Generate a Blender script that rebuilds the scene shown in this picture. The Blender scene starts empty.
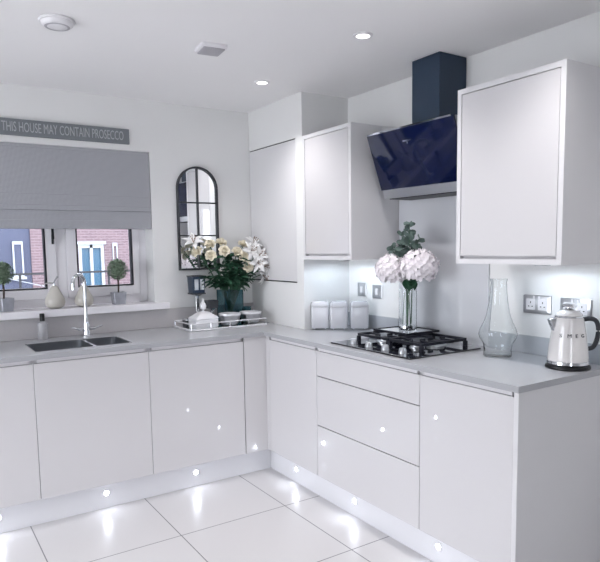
import bpy, bmesh, math, random
from mathutils import Vector, Matrix, Euler
random.seed(7)
S = bpy.context.scene
COL = S.collection
PI = math.pi

# ------------------------------------------------------------------ materials
def lin(c):
    return tuple((x/12.92 if x <= .04045 else ((x+.055)/1.055)**2.4) for x in [v/255 for v in c]) + (1,)

def mat(name, rgb, rough=.5, metal=0., coat=0., trans=0., ior=1.45, var=.03, vscale=6., bump=0., bscale=80., rvar=0., spec=.5):
    m = bpy.data.materials.new(name); m.use_nodes = True
    nt = m.node_tree; N = nt.nodes; L = nt.links
    b = N['Principled BSDF']
    tc = N.new('ShaderNodeTexCoord')
    nz = N.new('ShaderNodeTexNoise'); nz.inputs['Scale'].default_value = vscale; nz.inputs['Detail'].default_value = 3
    L.new(tc.outputs['Object'], nz.inputs['Vector'])
    mx = N.new('ShaderNodeMix'); mx.data_type = 'RGBA'
    c = lin(rgb)
    mx.inputs[6].default_value = tuple(max(0, v*(1-var)) for v in c[:3]) + (1,)
    mx.inputs[7].default_value = tuple(min(1, v*(1+var)) for v in c[:3]) + (1,)
    L.new(nz.outputs['Fac'], mx.inputs[0]); L.new(mx.outputs[2], b.inputs['Base Color'])
    b.inputs['Roughness'].default_value = rough
    b.inputs['Metallic'].default_value = metal
    b.inputs['Coat Weight'].default_value = coat
    b.inputs['Coat Roughness'].default_value = .02
    b.inputs['Transmission Weight'].default_value = trans
    b.inputs['IOR'].default_value = ior
    b.inputs['Specular IOR Level'].default_value = spec
    if bump:
        n2 = N.new('ShaderNodeTexNoise'); n2.inputs['Scale'].default_value = bscale
        L.new(tc.outputs['Object'], n2.inputs['Vector'])
        bp = N.new('ShaderNodeBump'); bp.inputs['Strength'].default_value = bump; bp.inputs['Distance'].default_value = .002
        L.new(n2.outputs['Fac'], bp.inputs['Height']); L.new(bp.outputs['Normal'], b.inputs['Normal'])
    return m

def emis(name, rgb, strength):
    m = bpy.data.materials.new(name); m.use_nodes = True
    nt = m.node_tree; nt.nodes.remove(nt.nodes['Principled BSDF'])
    e = nt.nodes.new('ShaderNodeEmission'); e.inputs[0].default_value = lin(rgb); e.inputs[1].default_value = strength
    nt.links.new(e.outputs[0], nt.nodes['Material Output'].inputs[0])
    return m

def pane_mat(name, rgb=(250, 252, 255)):
    """thin window glass: transparent with a fresnel reflection"""
    m = bpy.data.materials.new(name); m.use_nodes = True
    nt = m.node_tree; N = nt.nodes; L = nt.links; N.remove(N['Principled BSDF'])
    t = N.new('ShaderNodeBsdfTransparent'); t.inputs[0].default_value = lin(rgb)
    g = N.new('ShaderNodeBsdfGlossy'); g.inputs['Roughness'].default_value = .01
    f = N.new('ShaderNodeFresnel'); f.inputs[0].default_value = 1.45
    s = N.new('ShaderNodeMixShader')
    L.new(f.outputs[0], s.inputs[0]); L.new(t.outputs[0], s.inputs[1]); L.new(g.outputs[0], s.inputs[2])
    L.new(s.outputs[0], N['Material Output'].inputs[0])
    return m

def tile_mat():
    m = mat('polished_floor_tile', (222, 220, 225), rough=.3, coat=.5, var=.02, vscale=2)
    m.node_tree.nodes['Principled BSDF'].inputs['Coat Roughness'].default_value = .16
    nt = m.node_tree; N = nt.nodes; L = nt.links; b = N['Principled BSDF']
    tc = N.new('ShaderNodeTexCoord'); mp = N.new('ShaderNodeMapping')
    mp.inputs['Location'].default_value = (.78+.61*20, 1.09+.6*20, 0)
    L.new(tc.outputs['Object'], mp.inputs[0])
    br = N.new('ShaderNodeTexBrick'); br.offset = 0; br.squash = 1
    br.inputs['Scale'].default_value = 1; br.inputs['Brick Width'].default_value = .61; br.inputs['Row Height'].default_value = .6
    br.inputs['Mortar Size'].default_value = .0028; br.inputs['Mortar Smooth'].default_value = .1
    br.inputs['Color1'].default_value = lin((211, 209, 210)); br.inputs['Color2'].default_value = lin((214, 212, 213))
    br.inputs['Mortar'].default_value = lin((120, 120, 124))
    L.new(mp.outputs[0], br.inputs['Vector']); L.new(br.outputs['Color'], b.inputs['Base Color'])
    return m

def brick_mat():
    m = mat('red_brick', (178, 132, 130), rough=.9)
    nt = m.node_tree; N = nt.nodes; L = nt.links; b = N['Principled BSDF']
    tc = N.new('ShaderNodeTexCoord'); mp = N.new('ShaderNodeMapping'); mp.inputs['Rotation'].default_value = (PI/2, 0, 0)
    L.new(tc.outputs['Object'], mp.inputs[0])
    br = N.new('ShaderNodeTexBrick'); br.inputs['Scale'].default_value = 1
    br.inputs['Brick Width'].default_value = .225; br.inputs['Row Height'].default_value = .075; br.inputs['Mortar Size'].default_value = .008
    br.inputs['Color1'].default_value = lin((98, 82, 88)); br.inputs['Color2'].default_value = lin((88, 73, 80)); br.inputs['Mortar'].default_value = lin((118, 108, 113))
    L.new(mp.outputs[0], br.inputs['Vector']); L.new(br.outputs['Color'], b.inputs['Base Color'])
    return m

def weave_mat(name, c1, c2, scale):
    m = mat(name, c1, rough=.95)
    nt = m.node_tree; N = nt.nodes; L = nt.links; b = N['Principled BSDF']
    tc = N.new('ShaderNodeTexCoord'); mp = N.new('ShaderNodeMapping'); mp.inputs['Rotation'].default_value = (0, PI/4, 0)
    L.new(tc.outputs['Object'], mp.inputs[0])
    ck = N.new('ShaderNodeTexChecker'); ck.inputs['Scale'].default_value = scale
    ck.inputs[1].default_value = lin(c1); ck.inputs[2].default_value = lin(c2)
    L.new(mp.outputs[0], ck.inputs[0]); L.new(ck.outputs[0], b.inputs['Base Color'])
    return m

M = {}
M['wall'] = mat('matt_wall_paint', (229, 229, 229), rough=.9, var=.015, vscale=3, bump=.08, bscale=250)
M['ceil'] = mat('matt_ceiling_paint', (243, 242, 243), rough=.95, var=.015, vscale=2)
M['gloss'] = mat('white_gloss_door', (211, 209, 211), rough=.25, coat=1., var=.01, vscale=2)
M['carcass'] = mat('white_carcass_board', (220, 219, 221), rough=.35, var=.01)
M['rail'] = mat('pale_handle_rail', (216, 214, 217), rough=.35, var=.02)
M['plinth'] = mat('white_gloss_plinth', (230, 230, 234), rough=.2, coat=.7, var=.01)
M['quartz'] = mat('grey_quartz', (172, 173, 177), rough=.25, var=.05, vscale=220, coat=.15)
M['upstand'] = mat('grey_glass_upstand', (178, 182, 188), rough=.12, var=.05, vscale=30, coat=.6)
M['splash'] = mat('pale_grey_glass', (208, 210, 215), rough=.08, coat=.8, var=.01)
M['tile'] = tile_mat()
M['brick'] = brick_mat()
M['blind'] = weave_mat('woven_grey_fabric', (182, 183, 188), (148, 149, 155), 210)
M['upvc'] = mat('white_upvc', (238, 236, 240), rough=.3, var=.01)
M['gasket'] = mat('black_gasket', (26, 27, 34), rough=.6)
M['pane'] = pane_mat('window_glass')
M['steel'] = mat('brushed_steel', (196, 198, 202), rough=.28, metal=1, var=.06, vscale=40)
M['chrome'] = mat('chrome', (222, 224, 228), rough=.06, metal=1, var=.02)
M['silverpaint'] = mat('bright_silver', (232, 232, 235), rough=.3, metal=.3, var=.02)
M['sinksteel'] = mat('sink_steel', (150, 153, 158), rough=.3, metal=1, var=.06, vscale=40)
M['backstand'] = mat('grey_stone_upstand', (186, 183, 185), rough=.3, var=.04, vscale=60)
M['mirror'] = mat('silvered_mirror', (236, 238, 240), rough=.01, metal=1, var=.005)
M['darkmetal'] = mat('aged_dark_metal', (72, 74, 78), rough=.5, metal=.6, var=.15, vscale=25)
M['navy'] = mat('dark_navy_glass', (11, 20, 54), rough=.05, coat=.25, ior=1.4, var=.1, vscale=3)
M['navysteel'] = mat('dark_teal_steel', (44, 60, 80), rough=.32, metal=.2, var=.06, vscale=4)
M['black'] = mat('black_glass', (10, 12, 24), rough=.05, coat=1.)
M['iron'] = mat('black_cast_iron', (22, 24, 36), rough=.5, var=.2, vscale=40)
M['blackplastic'] = mat('black_plastic', (20, 21, 24), rough=.4)
M['glass'] = mat('clear_glass', (250, 252, 252), rough=0., trans=1., ior=1.4, var=0.)
M['teal'] = mat('teal_glass', (150, 196, 204), rough=0., trans=1., ior=1.4, var=0.)
M['water'] = mat('vase_water', (225, 235, 232), rough=0., trans=1., ior=1.33, var=0.)
M['cream'] = mat('cream_petal', (247, 240, 222), rough=.6, var=.06, vscale=30)
M['lily'] = mat('white_petal', (240, 240, 240), rough=.55, var=.04, vscale=30)
M['hyd'] = mat('white_hydrangea_petal', (244, 238, 242), rough=.7, var=.05, vscale=40)
M['leaf'] = mat('dark_green_leaf', (46, 82, 62), rough=.45, var=.35, vscale=25)
M['euc'] = mat('grey_green_leaf', (92, 110, 104), rough=.6, var=.2, vscale=25)
M['topi'] = mat('topiary_leaf', (122, 142, 120), rough=.6, var=.4, vscale=60)
M['stem'] = mat('green_stem', (58, 96, 70), rough=.5, var=.2, vscale=30)
M['bark'] = mat('brown_bark', (70, 60, 54), rough=.85, var=.3, vscale=60)
M['stamen'] = mat('brown_stamen', (120, 84, 50), rough=.8)
M['ceramic'] = mat('pale_ceramic', (206, 207, 213), rough=.25, coat=.4, var=.02)
M['kettle'] = mat('cream_enamel', (226, 223, 222), rough=.15, coat=.8, var=.01)
M['pear'] = mat('champagne_ceramic', (196, 192, 184), rough=.3, coat=.5, var=.08, vscale=12)
M['pot'] = mat('silvered_pot', (176, 178, 186), rough=.3, metal=.7, var=.2, vscale=30)
M['soil'] = mat('dark_soil', (50, 42, 38), rough=1, bump=.5, bscale=90)
M['sign'] = mat('grey_painted_board', (120, 124, 129), rough=.8, var=.08, vscale=20)
M['signtext'] = mat('pale_lettering', (176, 179, 183), rough=.8)
M['plastic'] = mat('white_plastic', (232, 231, 234), rough=.4, var=.01)
M['greyplastic'] = mat('pale_grey_plastic', (178, 176, 182), rough=.45, var=.02)
M['slate'] = mat('blue_grey_render', (62, 67, 86), rough=.85, var=.06, vscale=2)
M['bluepane'] = mat('blue_window_pane', (30, 74, 100), rough=.3, var=.25, vscale=1.5)
M['exwhite'] = mat('white_exterior_joinery', (142, 148, 156), rough=.5)
M['bounce_ground'] = mat('pale_bounce_paving', (226, 225, 222), rough=.9, var=.05, vscale=3)
M['ground'] = mat('grey_paving', (130, 130, 134), rough=.95, var=.1, vscale=2, bump=.3)
M['rearwall'] = M['wall']
M['lampglow'] = emis('downlight_glow', (255, 252, 250), 6.)
M['ledglow'] = emis('plinth_led_glow', (232, 240, 255), 40.)
M['underglow'] = emis('under_cabinet_glow', (222, 236, 255), 12.)
M['soap'] = mat('clear_bottle', (226, 226, 230), rough=.1, trans=.55, ior=1.35, var=.01)

# ------------------------------------------------------------------ mesh helpers
def T(*a): return Matrix.Translation(Vector(a))
def box(bm, x0, x1, y0, y1, z0, z1, mtx=None):
    g = bmesh.ops.create_cube(bm, size=1)['verts']
    for v in g:
        v.co = Vector(((x0+x1)/2+v.co.x*(x1-x0), (y0+y1)/2+v.co.y*(y1-y0), (z0+z1)/2+v.co.z*(z1-z0)))
        if mtx: v.co = mtx @ v.co
    return bm
def lathe(bm, prof, n=40, c=(0, 0, 0), mtx=None, cap=True):
    """revolve (r,z) pairs about a vertical axis"""
    rings = []
    for r, z in prof:
        ring = []
        if r < 1e-6:
            ring = [bm.verts.new((c[0], c[1], c[2]+z))]
        else:
            for i in range(n):
                a = 2*PI*i/n
                ring.append(bm.verts.new((c[0]+r*math.cos(a), c[1]+r*math.sin(a), c[2]+z)))
        if mtx:
            for v in ring: v.co = mtx @ v.co
        rings.append(ring)
    for A, B in zip(rings, rings[1:]):
        for i in range(n):
            j = (i+1) % n
            if len(A) == 1 and len(B) == 1: continue
            if len(A) == 1: f = (A[0], B[j], B[i]) if False else (A[0], B[i], B[j])
            elif len(B) == 1: f = (A[i], A[j], B[0])
            else: f = (A[i], A[j], B[j], B[i])
            try: bm.faces.new(f)
            except ValueError: pass
    if cap:
        for R_ in (rings[0], rings[-1]):
            if len(R_) > 1:
                try: bm.faces.new(R_)
                except ValueError: pass
    return bm
def tube(bm, pts, r, n=10):
    pts = [Vector(p) for p in pts]
    rs = r if isinstance(r, (list, tuple)) else [r]*len(pts)
    rings = []; ref = None
    for i, p in enumerate(pts):
        t = (pts[min(i+1, len(pts)-1)]-pts[max(i-1, 0)]).normalized()
        if ref is None:
            ref = Vector((0, 0, 1)) if abs(t.z) < .9 else Vector((1, 0, 0))
        a = t.cross(ref)
        if a.length < 1e-4: a = t.cross(Vector((0, 1, 0)))
        a.normalize(); b = t.cross(a).normalized(); ref = -b if False else ref
        rings.append([bm.verts.new(p+a*rs[i]*math.cos(2*PI*k/n)+b*rs[i]*math.sin(2*PI*k/n)) for k in range(n)])
    for A, B in zip(rings, rings[1:]):
        for k in range(n):
            bm.faces.new((A[k], A[(k+1) % n], B[(k+1) % n], B[k]))
    bm.faces.new(rings[0]); bm.faces.new(rings[-1])
    return bm
def prism(bm, pts, axis, a, b):
    """extrude a 2D outline along axis from a to b"""
    def P(p, h):
        return {'x': (h, p[0], p[1]), 'y': (p[0], h, p[1]), 'z': (p[0], p[1], h)}[axis]
    A = [bm.verts.new(P(p, a)) for p in pts]; B = [bm.verts.new(P(p, b)) for p in pts]
    n = len(pts)
    for i in range(n): bm.faces.new((A[i], A[(i+1) % n], B[(i+1) % n], B[i]))
    bm.faces.new(A); bm.faces.new(B)
    return bm
def rrect(hx, hy, r, n=6):
    out = []
    for cx, cy, a0 in ((hx-r, hy-r, 0), (-hx+r, hy-r, PI/2), (-hx+r, -hy+r, PI), (hx-r, -hy+r, 1.5*PI)):
        for i in range(n+1):
            a = a0+PI/2*i/n; out.append((cx+r*math.cos(a), cy+r*math.sin(a)))
    return out
def petal(bm, mtx, L, W, cup=.3, curl=.0, nu=5, nv=4, pointed=.5, base=.25):
    """a leaf or petal lying along +x, cupped across and curling along its length"""
    G = []
    for i in range(nu+1):
        u = i/nu
        w = W*(base+(1-base)*math.sin(PI*min(1, .08+u*.62)))*((1-u**3*pointed) if i < nu else (1-pointed)+.02)
        ang = curl*u
        if abs(curl) > 1e-3: x = L*math.sin(ang)/curl; z = L*(1-math.cos(ang))/curl
        else: x = L*u; z = 0
        row = []
        for j in range(nv+1):
            v = j/nv*2-1
            row.append(bm.verts.new(mtx @ Vector((x, v*w/2, z+cup*W*(v*v)*.5))))
        G.append(row)
    for i in range(nu):
        for j in range(nv):
            bm.faces.new((G[i][j], G[i+1][j], G[i+1][j+1], G[i][j+1]))
    return bm

def rootpos(o):
    p = Vector((0, 0, 0))
    while o is not None: p = p+o.location; o = o.parent
    return p
def obj(name, bm, m, parent=None, smooth=True, bevel=0., seg=2, local=False, origin=None):
    me = bpy.data.meshes.new(name)
    bmesh.ops.remove_doubles(bm, verts=bm.verts, dist=1e-6)
    bmesh.ops.recalc_face_normals(bm, faces=bm.faces)
    off = Vector((0, 0, 0))
    if not local:
        if parent is not None: off = rootpos(parent)
        elif origin is not None: off = Vector(origin)
    if off.length: bmesh.ops.translate(bm, verts=bm.verts, vec=-off)
    bm.to_mesh(me); bm.free()
    me.materials.append(M[m] if isinstance(m, str) else m)
    o = bpy.data.objects.new(name, me); COL.objects.link(o)
    if parent is not None: o.parent = parent
    elif origin is not None: o.location = origin
    if smooth:
        for p in me.polygons: p.use_smooth = True
        me.set_sharp_from_angle(angle=math.radians(38))
    if bevel:
        b = o.modifiers.new('Bevel', 'BEVEL'); b.width = bevel; b.segments = seg; b.limit_method = 'ANGLE'; b.harden_normals = False
    return o
def tag(o, label, cat, group=None, kind=None):
    o['label'] = label; o['category'] = cat
    if group: o['group'] = group
    if kind: o['kind'] = kind
    return o
def thing(name, label, cat, loc=(0, 0, 0), rz=0., group=None):
    o = bpy.data.objects.new(name, None); COL.objects.link(o)
    o.empty_display_size = .05; o.location = loc; o.rotation_euler = (0, 0, rz)
    return tag(o, label, cat, group)
def struct(name, bm, m, bevel=0., smooth=False):
    o = obj(name, bm, m, smooth=smooth, bevel=bevel); o['kind'] = 'structure'; return o
def dup(root, loc=None, rot=None, label=None, scale=None):
    r = root.copy(); COL.objects.link(r)
    if loc is not None: r.location = loc
    if rot is not None: r.rotation_euler = rot
    if scale is not None: r.scale = scale
    if label: r['label'] = label
    for ch in list(root.children):
        c = ch.copy(); COL.objects.link(c); c.parent = r
        for g in list(ch.children):
            d = g.copy(); COL.objects.link(d); d.parent = c
    return r
B = bmesh.new
def bx(*a): return box(B(), *a)
def boxes(*L_):
    bm = B()
    for a in L_: box(bm, *a)
    return bm
def text_obj(name, body, size, m, parent, mtx, sx=1., depth=.001, space=1., align='CENTER'):
    cu = bpy.data.curves.new(name, 'FONT'); cu.body = body; cu.size = size; cu.extrude = depth
    cu.align_x = align; cu.align_y = 'CENTER'; cu.space_character = space; cu.resolution_u = 3
    t = bpy.data.objects.new(name, cu); COL.objects.link(t)
    dg = bpy.context.evaluated_depsgraph_get()
    me = bpy.data.meshes.new_from_object(t.evaluated_get(dg))
    bpy.data.objects.remove(t); bpy.data.curves.remove(cu)
    me.transform(mtx @ Matrix.Diagonal((sx, 1, 1, 1)))
    me.materials.clear(); me.materials.append(M[m])
    me.name = name
    o = bpy.data.objects.new(name, me); COL.objects.link(o); o.parent = parent
    return o

# ------------------------------------------------------------------ room shell
H = 2.374
XL, YR = -4.7, -5.6                # left wall, rear wall
WX0, WX1, WZ0, WZ1 = -2.2, -1.09, 1.035, 2.052   # window opening
struct('floor', bx(XL-.3, .3, YR-.3, .3, -.1, 0), 'tile')
struct('ceiling', bx(XL-.3, .3, YR-.3, .3, H, H+.1), 'ceil')
struct('wall_back', boxes((XL, WX0, 0, .3, 0, H), (WX1, .3, 0, .3, 0, H), (WX0, WX1, 0, .3, 0, WZ0), (WX0, WX1, 0, .3, WZ1, H)), 'wall')
struct('wall_right', bx(0, .3, YR, 0, 0, H), 'wall')
PY0, PY1 = -2.7, -.45              # unseen patio opening added in the left wall for side daylight
struct('wall_left', boxes((XL-.3, XL, PY1, .3, 0, H), (XL-.3, XL, YR, PY0, 0, H), (XL-.3, XL, PY0, PY1, 2.15, H)), 'wall')
RX0, RX1 = -3.4, -2.5               # unseen opening added in the rear wall for light from behind
struct('wall_rear', boxes((XL-.3, RX0, YR-.3, YR, 0, H), (RX1, .3, YR-.3, YR, 0, H), (RX0, RX1, YR-.3, YR, 2.15, H)), 'wall')
struct('wall_corner', boxes((-.34, 0, -.68, 0, 0, H), (-.359, -.34, -.68, 0, 2.108, H), (-.359, -.34, -.68, 0, 0, 1.199), (-.359, -.34, -.68, -.602, 1.199, 2.108)), 'wall')
XC = -.359                         # plane of the wall cabinet fronts

# added patio door out of view, lets daylight in from the left
d = bpy.data.objects.new('added_door_1', None); COL.objects.link(d); d['kind'] = 'structure'; d.location = (XL-.15, (PY0+PY1)/2, 0)
fb = B()
for y in (PY0+.03, (PY0+PY1)/2, PY1-.03): box(fb, XL-.19, XL-.11, y-.03, y+.03, .06, 2.09)
box(fb, XL-.19, XL-.11, PY0, PY1, 0, .06); box(fb, XL-.19, XL-.11, PY0, PY1, 2.09, 2.15)
obj('door_frame', fb, 'upvc', d)
for a, b in ((PY0+.06, (PY0+PY1)/2-.03), ((PY0+PY1)/2+.03, PY1-.06)):
    obj('pane', bx(XL-.153, XL-.147, a, b, .06, 2.09), 'pane', d)

# added glazed door out of view, brightens the room from the rear
d = bpy.data.objects.new('added_door_2', None); COL.objects.link(d); d['kind'] = 'structure'; d.location = ((RX0+RX1)/2, YR-.15, 0)
obj('door_frame', boxes((RX0, RX0+.06, YR-.19, YR-.11, .06, 2.09), (RX1-.06, RX1, YR-.19, YR-.11, .06, 2.09), (RX0, RX1, YR-.19, YR-.11, 0, .06), (RX0, RX1, YR-.19, YR-.11, 2.09, 2.15)), 'upvc', d)
obj('pane', bx(RX0+.06, RX1-.06, YR-.153, YR-.147, .06, 2.09), 'pane', d)

# window
w = bpy.data.objects.new('window_1', None); COL.objects.link(w); w['kind'] = 'structure'; w.location = ((WX0+WX1)/2, .17, 1.08)
Y0, Y1 = .135, .205; SZ = 1.08
obj('window_frame', boxes((WX0, WX0+.055, Y0, Y1, SZ, WZ1), (WX1-.05, WX1, Y0, Y1, SZ, WZ1), (WX0+.055, WX1-.05, Y0, Y1, SZ, SZ+.055), (WX0+.055, WX1-.05, Y0, Y1, WZ1-.055, WZ1)), 'upvc', w, bevel=.004)
obj('mullion', bx(-1.665, -1.605, Y0, Y1, SZ+.055, WZ1-.055), 'upvc', w, bevel=.004)
for gx0, gx1, sx0, sx1 in ((-2.085, -1.727, WX0+.055, -1.665), (-1.545, -1.187, -1.605, WX1-.05)):
    gz0, gz1 = 1.195, 1.935; ys0, ys1 = .122, .19
    obj('sash', boxes((sx0, gx0, ys0, ys1, SZ+.05, WZ1-.05), (gx1, sx1, ys0, ys1, SZ+.05, WZ1-.05), (gx0, gx1, ys0, ys1, SZ+.05, gz0), (gx0, gx1, ys0, ys1, gz1, WZ1-.05)), 'upvc', w, bevel=.006)
    t = .008
    obj('gasket', boxes((gx0, gx0+t, .12, .17, gz0, gz1), (gx1-t, gx1, .12, .17, gz0, gz1), (gx0+t, gx1-t, .12, .17, gz0, gz0+t), (gx0+t, gx1-t, .12, .17, gz1-t, gz1)), 'gasket', w)
    obj('pane', bx(gx0+t, gx1-t, .148, .152, gz0+t, gz1-t), 'pane', w)
hb = boxes((-1.69, -1.68, .1, .122, 1.47, 1.53)); box(hb, -1.692, -1.678, .09, .104, 1.50, 1.60)
obj('handle', hb, 'gasket', w, bevel=.002)
sl = struct('trim_1', bx(WX0+.002, WX1-.002, 0, .135, 1.035, 1.08), 'upvc')
sl2 = struct('trim_2', bx(WX0-.07, -1.005, -.045, 0, 1.035, 1.08), 'upvc', bevel=.006)

# ------------------------------------------------------------------ view outside
struct('ground', bx(-26, 22, .301, 40, -1.2, -1.0), 'ground')
struct('bounce_ground', boxes((-16, XL-.301, -14, .3, -.2, -.03), (XL-.301, 6, -14, YR-.301, -.2, -.03)), 'bounce_ground')  # unseen pale ground added to bounce daylight up to the ceiling
bb = thing('brick_house', 'red brick house with blue French window, seen through the right window pane', 'house', (3.5, 14.2, -1.0))
obj('wall', boxes((.48, 1.72, 14, 20, -1.0, 6), (2.42, 9.5, 14, 20, -1.0, 6), (1.72, 2.42, 14, 20, -1.0, -.4), (1.72, 2.42, 14, 20, 1.6, 6), (1.72, 2.42, 14.2, 20, -.4, 1.6)), 'brick', bb, smooth=False)
fw = obj('french_window', boxes((1.72, 1.80, 13.95, 14.1, -.4, 1.6), (2.34, 2.42, 13.95, 14.1, -.4, 1.6), (2.03, 2.11, 13.95, 14.1, -.4, 1.6), (1.80, 2.34, 13.95, 14.1, 1.5, 1.6), (1.80, 2.34, 13.95, 14.1, -.4, -.3), (1.66, 2.48, 13.9, 14.0, 1.6, 1.68)), 'exwhite', bb)
obj('pane', boxes((1.80, 2.03, 14.04, 14.07, -.3, 1.5), (2.11, 2.34, 14.04, 14.07, -.3, 1.5)), 'bluepane', fw)
sw = obj('narrow_window', boxes((2.68, 2.82, 13.95, 14.02, 1.55, 1.64), (2.68, 2.71, 13.95, 14.02, .7, 1.55), (2.79, 2.82, 13.95, 14.02, .7, 1.55)), 'exwhite', bb)
gb = thing('grey_house', 'blue grey rendered house seen through the left window pane', 'house', (-4, 14.2, -1.0))
obj('wall', bx(-24, .478, 14.05, 20, -1.0, 6), 'slate', gb, smooth=False)  # long unseen left stretch added to keep sky out of cabinet door reflections
wf = obj('window', boxes((.02, .06, 13.98, 14.05, .75, 1.7), (.24, .28, 13.98, 14.05, .75, 1.7), (.06, .24, 13.98, 14.05, 1.62, 1.7), (.06, .24, 13.98, 14.05, .75, .82), (-.03, .33, 13.94, 14.05, .68, .75)), 'exwhite', gb)
obj('pane', bx(.06, .24, 14.0, 14.04, .82, 1.62), 'slate', wf)
wf = obj('window', boxes((-1.3, -1.22, 13.98, 14.05, .75, 1.9), (-.62, -.54, 13.98, 14.05, .75, 1.9), (-1.22, -.62, 13.98, 14.05, 1.82, 1.9), (-1.22, -.62, 13.98, 14.05, .75, .82)), 'exwhite', gb)
obj('pane', bx(-1.22, -.62, 14.0, 14.04, .82, 1.82), 'bluepane', wf)
rl = thing('garden_railing', 'black metal railing across the view outside the window', 'railing', (.6, 12, -1.0))
obj('top_rail', bx(-3.0, 4.2, 11.97, 12.03, .86, .91), 'gasket', rl)
obj('bottom_rail', bx(-3.0, 4.2, 11.98, 12.02, .50, .54), 'gasket', rl)
k = 0; x = -2.95
while x < 4.2:
    obj('post', bx(x-.025, x+.025, 11.975, 12.025, -1.0, .86), 'gasket', rl); x += .705
obj('brace', tube(B(), [(-.5, 12, .82), (.45, 12, .56)], .012, 6), 'exwhite', rl)

# ------------------------------------------------------------------ base cabinets
DB = -.60                          # door front plane, both runs
def panels(x0, x1, y0, y1, z0, z1, t=.018, top=False, openside=None):
    L_ = [(x0, x1, y0, y1, z0, z0+t)]
    if top: L_.append((x0, x1, y0, y1, z1-t, z1))
    zt = z1-t if top else z1
    if openside == 'y':
        L_ += [(x0, x0+t, y0, y1, z0+t, zt), (x1-t, x1, y0, y1, z0+t, zt), (x0+t, x1-t, y1-.008, y1, z0+t, zt)]
    else:
        L_ += [(x0, x1, y0, y0+t, z0+t, zt), (x0, x1, y1-t, y1, z0+t, zt), (x1-.008, x1, y0+t, y1-t, z0+t, zt)]
    return boxes(*L_)
ZB, ZD, ZT = .15, .862, .885
def base_back(x0, x1, label, door=True):
    t = thing('base_cabinet', label, 'cabinet', ((x0+x1)/2, -.3, ZB), group='handleless base units')
    obj('carcass', panels(x0+.0005, x1-.0005, -.578, -.013, ZB, ZT-.001, openside='y'), 'carcass', t, smooth=False)
    obj('handle_rail', bx(x0+.0185, x1-.0185, -.596, -.56, ZD+.002, ZT-.002), 'rail', t, smooth=False)
    obj('door', bx(x0+.001, x1-.001, DB, -.579, ZB+.003, ZD), 'gloss', t, bevel=.0025)
    return t
base_back(-2.55, -1.95, 'white gloss base cabinet at the left edge, left of the sink unit')
base_back(-1.95, -1.352, 'white gloss base cabinet under the twin bowl sink')
base_back(-1.352, -.757, 'white gloss base cabinet under the flower tray, right of the sink unit')
cp = tag(obj('corner_filler', boxes((-.753, -.598, -.598, -.58, ZB, ZT-.001), (-.598, -.58, -.638, -.58, ZB, ZT-.001)), 'gloss', smooth=False, origin=(-.62, -.6, ZB)), 'narrow white filler panel in the inner corner between the two cabinet runs', 'panel')
def base_right(y0, y1, label, drawers=None, name='base_cabinet'):
    t = thing(name, label, 'cabinet', (-.3, (y0+y1)/2, ZB), group='handleless base units')
    obj('carcass', panels(-.578, -.013, y0+.0005, y1-.0005, ZB, ZT-.001, openside='x'), 'carcass', t, smooth=False)
    obj('handle_rail', bx(-.596, -.56, y0+.0185, y1-.0185, ZD+.002, ZT-.002), 'rail', t, smooth=False)
    if not drawers:
        obj('door', bx(DB, -.579, y0+.001, y1-.001, ZB+.003, ZD), 'gloss', t, bevel=.0025)
    else:
        obj('rear_rail', bx(-.578, -.572, y0+.0185, y1-.0185, ZB+.02, ZD-.032), 'rail', t, smooth=False)
        for a, b in drawers: obj('drawer', bx(DB, -.579, y0+.002, y1-.002, a, b), 'gloss', t, bevel=.0025)
    return t
base_right(-1.153, -.64, 'white gloss corner base cabinet between the corner filler and the drawers')
base_right(-1.952, -1.153, 'white gloss three drawer unit under the gas hob', [(ZB+.003, .442), (.446, .720), (.724, ZD)], 'drawer_unit')
base_right(-2.452, -1.952, 'white gloss base cabinet at the near end, under the glass decanter')
tag(obj('end_panel', bx(-.612, -.001, -2.474, -2.453, 0, ZT-.001), 'carcass', bevel=.0015, origin=(-.3, -2.463, 0)), 'tall flat white end panel closing the near end of the units', 'panel')
XP, YP = -.545, -.540
tag(obj('plinth', bx(-2.6, XP-.001, YP, YP+.018, .0005, ZB-.001), 'plinth', smooth=False, origin=(-1.6, YP, 0)), 'long white kick board under the sink run cabinets', 'plinth', 'kick boards')
tag(obj('plinth', bx(XP, XP+.018, -2.452, YP+.018, .0005, ZB-.001), 'plinth', smooth=False, origin=(XP, -1.5, 0)), 'long white kick board under the hob run cabinets', 'plinth', 'kick boards')

# worktop with sink cut-out, one L shaped slab
SX0, SX1, SY0, SY1 = -1.925, -1.415, -.52, -.20
W = -.62
wt = tag(obj('worktop', boxes((-2.62, SX0, W, -.001, ZT, .91), (SX1, -.3605, W, -.001, ZT, .91), (SX0, SX1, W, SY0, ZT, .91), (SX0, SX1, SY1, -.001, ZT, .91),
        (W, -.3605, -.681, W, ZT, .91), (W, -.001, -2.478, -.681, ZT, .91)), 'quartz', smooth=False, origin=(-.6, -.6, ZT)), 'L shaped pale grey quartz worktop running round both sides', 'worktop')
tag(obj('upstand', bx(-2.62, -.3605, -.013, -.001, .9105, 1.0345), 'backstand', bevel=.001, origin=(-1.5, -.007, .91)), 'grey upstand behind the sink, below the window sill', 'upstand', 'grey upstands')
tag(obj('upstand', bx(-.013, -.001, -1.169, -.682, .9105, .995), 'upstand', bevel=.001, origin=(-.007, -.9, .91)), 'grey upstand behind the ceramic canisters', 'upstand', 'grey upstands')
tag(obj('upstand', bx(-.013, -.001, -2.478, -1.831, .9105, .995), 'upstand', bevel=.001, origin=(-.007, -2.1, .91)), 'grey upstand behind the kettle and decanter', 'upstand', 'grey upstands')
tag(obj('splashback', bx(-.009, -.001, -1.83, -1.17, .9105, 1.69), 'splash', bevel=.001, origin=(-.005, -1.5, .91)), 'pale grey glass splashback on the wall behind the hob', 'splashback')

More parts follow.
